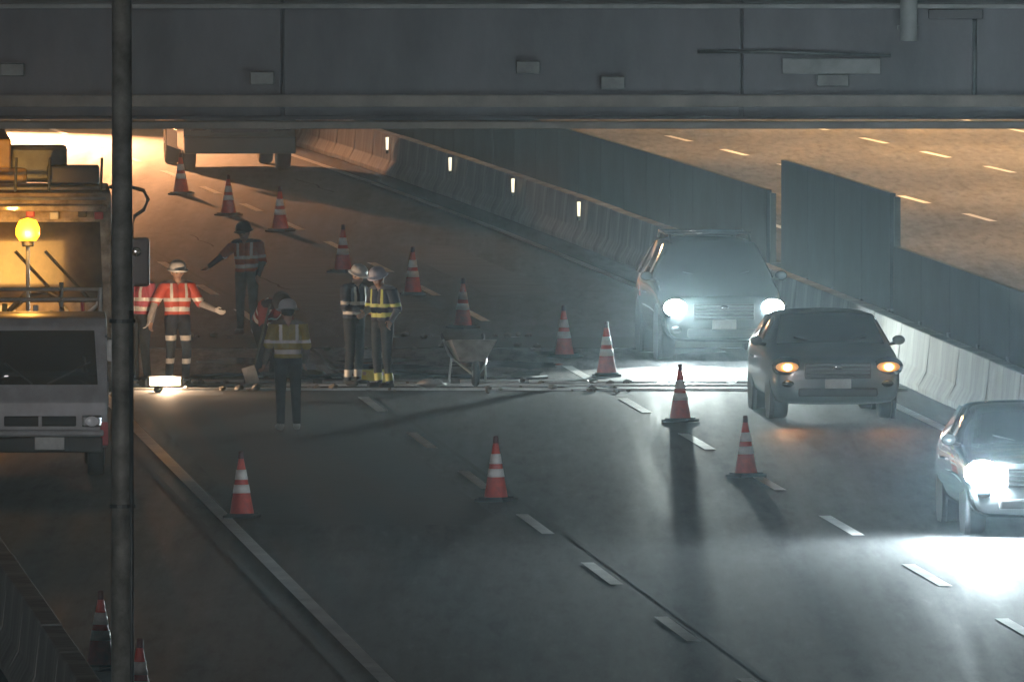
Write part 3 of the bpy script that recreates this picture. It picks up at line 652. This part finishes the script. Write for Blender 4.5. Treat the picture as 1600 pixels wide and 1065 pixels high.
# ------------------------------------------------------------------ people
def seg_dist(P, a, b):
    a = np.array(a); b = np.array(b); d = b - a; L = max(1e-9, float(d @ d))
    tt = np.clip(((P - a) @ d) / L, 0, 1); return np.linalg.norm(P - (a + tt[:, None] * d), axis=1), tt
def person(label, X, Y, face, J, mats, vest=None, bands=(), helmet=None, vest_band=M_REFL, group='road workers on site', gloves=False, lampless=True):
    """mats: shirt, trousers, boot; J: joint overrides in the body frame (facing -Y, metres)"""
    j = {'pelvis': (0, 0, .95), 'waist': (0, 0, 1.08), 'chest': (0, 0, 1.29), 'neck': (0, .01, 1.47), 'head': (0, -.015, 1.60)}
    for s, n in ((-1, 'l'), (1, 'r')):        # l / r as seen from the front
        j.update({'hip' + n: (s * .095, 0, .92), 'knee' + n: (s * .105, -.02, .50), 'ankle' + n: (s * .115, .03, .09), 'toe' + n: (s * .13, -.14, .045),
                  'sho' + n: (s * .185, .0, 1.41), 'elb' + n: (s * .245, .03, 1.13), 'wri' + n: (s * .26, -.05, .89)})
    j.update(J); V = {k: Vector(v) for k, v in j.items()}
    caps = []                                # (a, b, ra, rb, tag)
    def cap(a, b, ra, rb, tg): caps.append((Vector(a), Vector(b), ra, rb, tg))
    lat = (V['shor'] - V['shol']).normalized()
    for o in (-1, 1):                         # torso as pairs of capsules gives an oval trunk
        cap(V['pelvis'] + lat * .065 * o, V['waist'] + lat * .055 * o, .105, .10, 'trouser')
        cap(V['waist'] + lat * .055 * o, V['chest'] + lat * .075 * o, .102, .112, 'shirt')
        cap(V['chest'] + lat * .075 * o, V['neck'] + lat * .09 * o - (V['neck'] - V['chest']) * .35, .112, .085, 'shirt')
    cap(V['neck'] - (V['neck'] - V['chest']) * .2, V['head'] - (V['head'] - V['neck']) * .3, .058, .055, 'skin')
    up = (V['head'] - V['neck']).normalized(); fwd = Vector((0, -1, 0)); fwd = (fwd - up * fwd.dot(up)).normalized()
    hc = V['head']
    cap(hc + up * .02 + fwd * -.01, hc + up * .055, .088, .085, 'hair')
    cap(hc + fwd * .02 - up * .01, hc + fwd * .025 + up * .04, .078, .076, 'skin')
    cap(hc + fwd * .035 - up * .075, hc + fwd * .02 - up * .02, .048, .066, 'skin')      # jaw
    cap(hc + fwd * .10 - up * .02, hc + fwd * .085 + up * .02, .016, .010, 'skin')        # nose
    for s in (-1, 1): cap(hc + lat * s * .083 - up * .02, hc + lat * s * .086 + up * .02, .016, .018, 'skin')
    for n, s in (('l', -1), ('r', 1)):
        cap(V['hip' + n], V['knee' + n], .092, .064, 'trouser'); cap(V['knee' + n], V['ankle' + n] + (V['knee' + n] - V['ankle' + n]) * .06, .064, .052, 'trouser')
        cap(V['ankle' + n], V['ankle' + n] + Vector((0, 0, -.03)), .05, .05, 'boot'); cap(V['ankle' + n] + Vector((0, .03, -.045)), V['toe' + n], .045, .04, 'boot')
        cap(V['sho' + n] - lat * s * .03, V['sho' + n], .075, .066, 'shirt')
        cap(V['sho' + n], V['elb' + n], .064, .05, 'shirt'); cap(V['elb' + n], V['wri' + n], .049, .036, 'shirt')
        d = (V['wri' + n] - V['elb' + n]).normalized(); side = d.cross(lat).normalized() if abs(d.dot(lat)) < .9 else Vector((0, -1, 0))
        nrm = d.cross(side).normalized(); w = V['wri' + n]; hs = 'glove' if gloves else 'skin'
        cap(w, w + d * .02, .03, .03, hs)
        for o in (-.022, .022): cap(w + d * .02 + side * o * .7, w + d * .085 + side * o, .02, .018, hs)
        for q, (o, ln) in enumerate(((-.034, .062), (-.012, .078), (.012, .083), (.034, .074))):
            k1 = w + d * .09 + side * o; k2 = k1 + (d * .85 + nrm * -.4 * s).normalized() * ln * .55; k3 = k2 + (d * .55 + nrm * -.8 * s).normalized() * ln * .5
            cap(k1, k2, .0105, .010, hs); cap(k2, k3, .010, .009, hs)
        th = w + d * .03 + side * .035; cap(th, th + (d * .6 + side * .75).normalized() * .045, .014, .012, hs); cap(th + (d * .6 + side * .75).normalized() * .045, th + (d * .9 + side * .55).normalized() * .08, .012, .010, hs)
    bm = bmesh.new()
    caps = [(a, b, ra * 1.1, rb * 1.1, tg) if tg in ('shirt', 'trouser') else (a, b, ra, rb, tg) for a, b, ra, rb, tg in caps]
    for a, b, ra, rb, tg in caps:
        pts, rr = [], []; ax = (b - a); L = ax.length; ax = ax.normalized() if L > 1e-6 else Vector((0, 0, 1))
        for q in (-.98, -.7, -.35): pts.append(a + ax * ra * q); rr.append(ra * math.sqrt(1 - q * q))
        pts += [a, b]; rr += [ra, rb]
        for q in (.35, .7, .98): pts.append(b + ax * rb * q); rr.append(rb * math.sqrt(1 - q * q))
        aa = ax.orthogonal().normalized(); bb = ax.cross(aa); rings = []
        for p, r_ in zip(pts, rr): rings.append([bm.verts.new(p + r_ * (math.cos(k * math.pi / 6) * aa + math.sin(k * math.pi / 6) * bb)) for k in range(12)])
        for u, v in zip(rings, rings[1:]):
            for k in range(12): bm.faces.new((u[k], u[(k + 1) % 12], v[(k + 1) % 12], v[k]))
        bm.faces.new(list(reversed(rings[0]))); bm.faces.new(rings[-1])
    bmesh.ops.recalc_face_normals(bm, faces=bm.faces[:])
    tmp = bpy.data.meshes.new('tmp'); bm.to_mesh(tmp); bm.free(); to = bpy.data.objects.new('tmp', tmp); COL.objects.link(to)
    rm = to.modifiers.new('r', 'REMESH'); rm.mode = 'VOXEL'; rm.voxel_size = .0105
    sm = to.modifiers.new('s', 'SMOOTH'); sm.factor = .5; sm.iterations = 2
    dg = bpy.context.evaluated_depsgraph_get(); me = bpy.data.meshes.new_from_object(to.evaluated_get(dg)); bpy.data.objects.remove(to); bpy.data.meshes.remove(tmp)
    me.name = 'body'
    nv = len(me.vertices); co = np.zeros(nv * 3); me.vertices.foreach_get('co', co); co = co.reshape(-1, 3)
    best = np.full(nv, 1e9); idx = np.zeros(nv, int); par = np.zeros(nv)
    for i, (a, b, ra, rb, tg) in enumerate(caps):
        d, tt = seg_dist(co, a, b); d = d - (ra + (rb - ra) * tt); m_ = d < best; best[m_] = d[m_]; idx[m_] = i; par[m_] = tt[m_]
    tags = ['shirt', 'trouser', 'boot', 'skin', 'hair', 'refl', 'glove']
    ml = [mats[0], mats[1], mats[2], M_SKIN, M_HAIR, vest_band, M_GLOVE]
    for m in ml: me.materials.append(m)
    vt = np.array([tags.index(caps[i][4]) for i in idx])
    for (tg, z0, z1) in bands: vt[(vt == tags.index(tg)) & (co[:, 2] > z0) & (co[:, 2] < z1)] = 5
    # trousers pleats / loose cloth
    nl = len(me.loops); lv = np.zeros(nl, int); me.loops.foreach_get('vertex_index', lv)
    ls = np.zeros(len(me.polygons), int); me.polygons.foreach_get('loop_start', ls)
    me.polygons.foreach_set('material_index', vt[lv[ls]].astype(np.int32)); me.polygons.foreach_set('use_smooth', np.ones(len(me.polygons), bool))
    t = thing('person', label, 'person', (X, Y, .004), face, group)
    put('body', me, t)
    if vest:
        base = me.copy(); base.name = 'vest'; base.materials.clear(); base.materials.append(vest); base.materials.append(vest_band)
        bmv = bmesh.new(); bmv.from_mesh(base); bmv.verts.ensure_lookup_table()
        W, C, N = V['waist'], V['chest'], V['neck']
        ax = (N - W).normalized(); L = (N - W).length
        keep = np.array([caps[i][4] == 'shirt' and i < 6 or (caps[i][4] == 'trouser' and i < 6) or (caps[i][4] == 'shirt' and caps[i][2] > .07) for i in idx])
        h = (co - np.array(W)) @ np.array(ax); keep &= (h > -.10) & (h < L * .93)
        kill = [f for f in bmv.faces if not all(keep[v.index] for v in f.verts)]
        for f in bmv.faces:
            hz = float(np.mean([h[v.index] for v in f.verts])); lx = abs(float((f.calc_center_median() - W).dot(lat)))
            f.material_index = 1 if (-.045 < hz < .02 or .10 < hz < .15 or (.09 < lx < .125 and hz > .15)) else 0
        bmesh.ops.delete(bmv, geom=kill, context='FACES')
        lo = [v for v in bmv.verts if not v.link_faces]; bmesh.ops.delete(bmv, geom=lo, context='VERTS')
        bmv.normal_update()
        for v in bmv.verts: v.co += v.normal * .016
        bmv.to_mesh(base); bmv.free(); vo = put('vest', base, t); so = vo.modifiers.new('t', 'SOLIDIFY'); so.thickness = .006
    for s in (-1, 1):
        bm = bmesh.new(); ball(bm, hc + fwd * .092 + lat * s * .033 + up * .012, .011, u=8, v=6); obj('eye', bm, M_HAIR, t)
    bm = bmesh.new(); tube(bm, [hc + fwd * .088 - lat * .024 - up * .055, hc + fwd * .094 - up * .056, hc + fwd * .088 + lat * .024 - up * .055], .006, 6); obj('mouth', bm, mat('lips', (.28, .12, .10), .6), t)
    if helmet:
        bm = bmesh.new(); q = Matrix.Translation(hc + up * .045) @ Vector((0, 0, 1)).rotation_difference(up).to_matrix().to_4x4()
        lathe(bm, [(.155, -.012), (.158, -.004), (.128, .006), (.124, .05), (.108, .095), (.075, .125), (.03, .14), (.005, .142)], 22, q)
        ho = obj('helmet', bm, helmet, t, True)
        bm = bmesh.new(); tube(bm, [hc + up * .05 + lat * .1, hc - up * .09 + fwd * .03 + lat * .02, hc - up * .09 + fwd * .03 - lat * .02, hc + up * .05 - lat * .1], .006, 6); obj('chin_strap', bm, M_DARK, ho)
        bm = bmesh.new(); ball(bm, hc + up * .06 + fwd * .14, .05, (1.6, 1.0, .18)); obj('peak', bm, helmet, ho, True)
    return t
def at(px, py): return G(px, py)

X, Y = at(277, 598)
person('worker in bright red vest and white helmet reaching a hand out to the right', X, Y, .25,
       {'kneel': (-.10, -.02, .50), 'anklel': (-.11, .06, .09), 'toel': (-.13, -.10, .045), 'kneer': (.12, -.10, .50), 'ankler': (.10, -.10, .09), 'toer': (.11, -.27, .045),
        'elbl': (-.33, .03, 1.16), 'wril': (-.42, -.02, .92), 'elbr': (.34, -.03, 1.15), 'wrir': (.52, -.16, 1.06)},
       (M_LSHIRT, M_NAVY, M_BOOT), M_VRED, (('trouser', .28, .36), ('trouser', .62, .69)), M_HELW, gloves=True)
X, Y = at(386, 522)
person('worker in orange brown vest stretching one arm down to the left', X, Y, -.3,
       {'elbl': (-.38, -.06, 1.22), 'wril': (-.58, -.10, 1.06), 'wrir': (.22, -.1, .92), 'neck': (-.02, -.03, 1.46), 'head': (-.03, -.06, 1.58), 'ankler': (.10, .05, .09), 'toer': (.16, -.11, .045)},
       (M_DSHIRT, M_GTROU, M_WBOOT), M_VORA, (), M_HELD)
X, Y = at(450, 672)
person('worker in ochre vest and grey helmet walking away, back turned to the camera', X, Y, math.pi + .12,
       {'kneel': (-.11, -.04, .50), 'anklel': (-.12, .0, .09), 'toel': (-.13, -.17, .045), 'kneer': (.10, .0, .50), 'ankler': (.11, .10, .09), 'toer': (.13, -.07, .045),
        'elbl': (-.25, .02, 1.14), 'wril': (-.24, -.14, .93), 'elbr': (.27, .04, 1.15), 'wrir': (.31, -.08, .92)},
       (M_BSHIRT, M_TROU, M_WBOOT), M_VYEL, (), M_HELG)
X, Y = at(553, 603)
person('dark uniformed worker in white helmet facing right, left one of the close pair', X, Y, .9,
       {'elbl': (-.24, -.04, 1.14), 'wril': (-.10, -.24, 1.10), 'elbr': (.25, -.04, 1.14), 'wrir': (.10, -.25, 1.06), 'neck': (0, -.02, 1.465), 'head': (0, -.07, 1.585)},
       (M_NAVY, M_TROU, M_BOOT), M_VNAV, (('trouser', .14, .24),), M_HELW, vest_band=M_REFL)
X, Y = at(598, 607)
person('worker in pale lavender helmet and grey sleeves facing left, right one of the close pair', X, Y, -.8,
       {'elbl': (-.24, -.04, 1.14), 'wril': (-.14, -.24, 1.08), 'elbr': (.28, .02, 1.14), 'wrir': (.30, -.12, .98), 'neck': (0, -.03, 1.465), 'head': (0, -.08, 1.58)},
       (M_GSHIRT, M_TROU, M_BOOT), M_VNAV, (('trouser', .12, .22),), M_HELV, vest_band=M_REFY)
X, Y = at(416, 590)
person('stooping worker in dark red vest half hidden behind the man walking away', X, Y, .5,
       {'pelvis': (0, .10, .80), 'waist': (0, .02, .90), 'chest': (0, -.16, 1.02), 'neck': (0, -.33, 1.10), 'head': (0, -.45, 1.12), 'hipl': (-.095, .10, .78), 'hipr': (.095, .10, .78), 'kneel': (-.12, -.10, .44), 'kneer': (.12, -.10, .44),
        'shol': (-.18, -.26, 1.07), 'shor': (.18, -.26, 1.07), 'elbl': (-.22, -.32, .80), 'wril': (-.16, -.40, .58), 'elbr': (.22, -.32, .80), 'wrir': (.16, -.40, .58)},
       (M_DSHIRT, M_TROU, M_BOOT), mat('vest_dark_red', (.30, .06, .05), .75, var=.2, scale=10), (), M_HELD)
X, Y = at(219, 597)
person('worker with reddish vest partly hidden behind the dark pole', X, Y, -.7, {'wril': (-.2, -.2, 1.02), 'elbl': (-.26, 0, 1.14)}, (M_GSHIRT, M_TROU, M_BOOT), mat('vest_pink_red', (.5, .10, .14), .75, var=.2, scale=10), (), M_HELD)

# ------------------------------------------------------------------ things lying about the works
X, Y = at(258, 609)
t = thing('work_lamp', 'small glowing work lamp lying on the road at the standing worker\'s feet', 'work light', (X, Y, .035), .1)
bm = smooth_bevel_box((0, .06, .09), (.50, .14, .15), .02); obj('housing', bm, M_DARK, t)
bm = bmesh.new(); box(bm, (0, -.016, .09), (.44, .012, .11)); obj('lens', bm, mat('warm_lens', (1, .8, .55), .4, emit=(1, .55, .24), estr=4.5), t)
for s in (-1, 1):
    bm = bmesh.new(); tube(bm, [(s * .265, .06, .0), (s * .265, .06, .12)], .012, 6); obj('foot', bm, M_STEEL, t)
point('work_lamp_light', (0, -.12, .14), 200, (1, .66, .40), .06, t)

X, Y = at(735, 602)
t = thing('wheelbarrow', 'pale metal wheelbarrow standing in front of the cone at the joint', 'wheelbarrow', (X, Y + .3, .004), .12)
bm = bmesh.new(); a = [bm.verts.new(p) for p in ((-.18, -.25, .34), (.18, -.25, .34), (.18, .25, .34), (-.18, .25, .34))]; b = [bm.verts.new(p) for p in ((-.33, -.48, .66), (.33, -.48, .66), (.33, .42, .60), (-.33, .42, .60))]
bm.faces.new(list(reversed(a)))
for k in range(4): bm.faces.new((a[k], a[(k + 1) % 4], b[(k + 1) % 4], b[k]))
o = obj('tray', bm, mat('barrow_tray', (.42, .42, .40), .5, .3, var=.25, scale=5, dirt=(.2, .19, .17)), t); so = o.modifiers.new('t', 'SOLIDIFY'); so.thickness = .012
for s in (-1, 1):
    bm = bmesh.new(); tube(bm, [(s * .05, -.62, .18), (s * .2, -.2, .32), (s * .27, .4, .42), (s * .30, 1.0, .66)], .018, 8); hd = obj('handle', bm, M_STEEL, t, True)
    bm = bmesh.new(); tube(bm, [(s * .29, .86, .60), (s * .302, 1.03, .672)], .024, 8); obj('grip', bm, M_BLACK, hd)
    bm = bmesh.new(); tube(bm, [(s * .24, .3, .40), (s * .27, .42, .0)], .016, 8); obj('leg', bm, M_PLATE, t)
mt = Matrix.Translation((0, -.62, .18)) @ Matrix.Rotation(math.pi / 2, 4, 'Y')
bm = bmesh.new(); lathe(bm, [(.10, -.04), (.16, -.045), (.18, -.02), (.18, .02), (.16, .045), (.10, .04)], 22, mt); wo = obj('wheel', bm, M_BLACK, t, True)
bm = bmesh.new(); lathe(bm, [(.02, -.05), (.11, -.02), (.11, .02), (.02, .05)], 18, mt); obj('rim', bm, M_STEEL, wo)

X, Y = at(672, 607)
t = thing('tool_bag', 'white cloth bundle lying on the joint right of the close pair', 'bag', (X, Y, .03), .2)
bm = bmesh.new(); ball(bm, (0, 0, .05), .16, (1.2, .8, .4), 18, 12)
for v in bm.verts: v.co += Vector((random.uniform(-.02, .02), random.uniform(-.02, .02), random.uniform(-.012, .012)))
obj('cloth', bm, M_GLOVE, t, True)
bm = bmesh.new(); tube(bm, [(-.22, -.05, .03), (-.1, -.05, .06), (.0, -.1, .07), (.14, -.08, .05), (.24, .02, .03)], .016, 8); obj('strap', bm, M_PLATE, t, True)
X, Y = at(584, 600)
t = thing('tool_box', 'lime yellow tool case on the road between the close pair\'s feet', 'tool box', (X, Y + .4, .004), -.1)
bm = smooth_bevel_box((0, 0, .10), (.46, .24, .18), .02); obj('case', bm, mat('lime_case', (.52, .58, .16), .5, var=.15, scale=6), t)
bm = bmesh.new(); tube(bm, [(-.08, 0, .19), (-.07, 0, .24), (.07, 0, .24), (.08, 0, .19)], .012, 6); obj('handle', bm, M_DARK, t)
for s in (-1, 1):
    bm = bmesh.new(); box(bm, (s * .13, -.125, .14), (.05, .012, .05)); obj('latch', bm, M_STEEL, t)
X, Y = at(398, 600)
t = thing('shovel', 'long handled shovel leaning by the stooping worker', 'shovel', (X, Y, .004), 0)
bm = bmesh.new(); tube(bm, [(.22, .25, 1.15), (-.02, -.02, .22)], .016, 8); obj('shaft', bm, M_STEELD, t)
bm = smooth_bevel_box((-.06, -.05, .13), (.2, .02, .26), .008, 1, Matrix.Rotation(-.3, 3, 'Y')); obj('blade', bm, M_STEEL, t)

# ------------------------------------------------------------------ air
bm = bmesh.new(); box(bm, (0, 600, 7.0), (2500, 2500, 20.0))
hz = obj('haze', bm, []); tag(hz, kind='stuff')
hm = bpy.data.materials.new('haze_air'); hm.use_nodes = True; n = hm.node_tree.nodes; l = hm.node_tree.links
n.remove(n['Principled BSDF']); pv = n.new('ShaderNodeVolumePrincipled')
pv.inputs['Color'].default_value = (.68, .88, 1, 1); pv.inputs['Density'].default_value = .00037; pv.inputs['Anisotropy'].default_value = .85
l.new(pv.outputs[0], n['Material Output'].inputs['Volume']); hz.data.materials.append(hm)
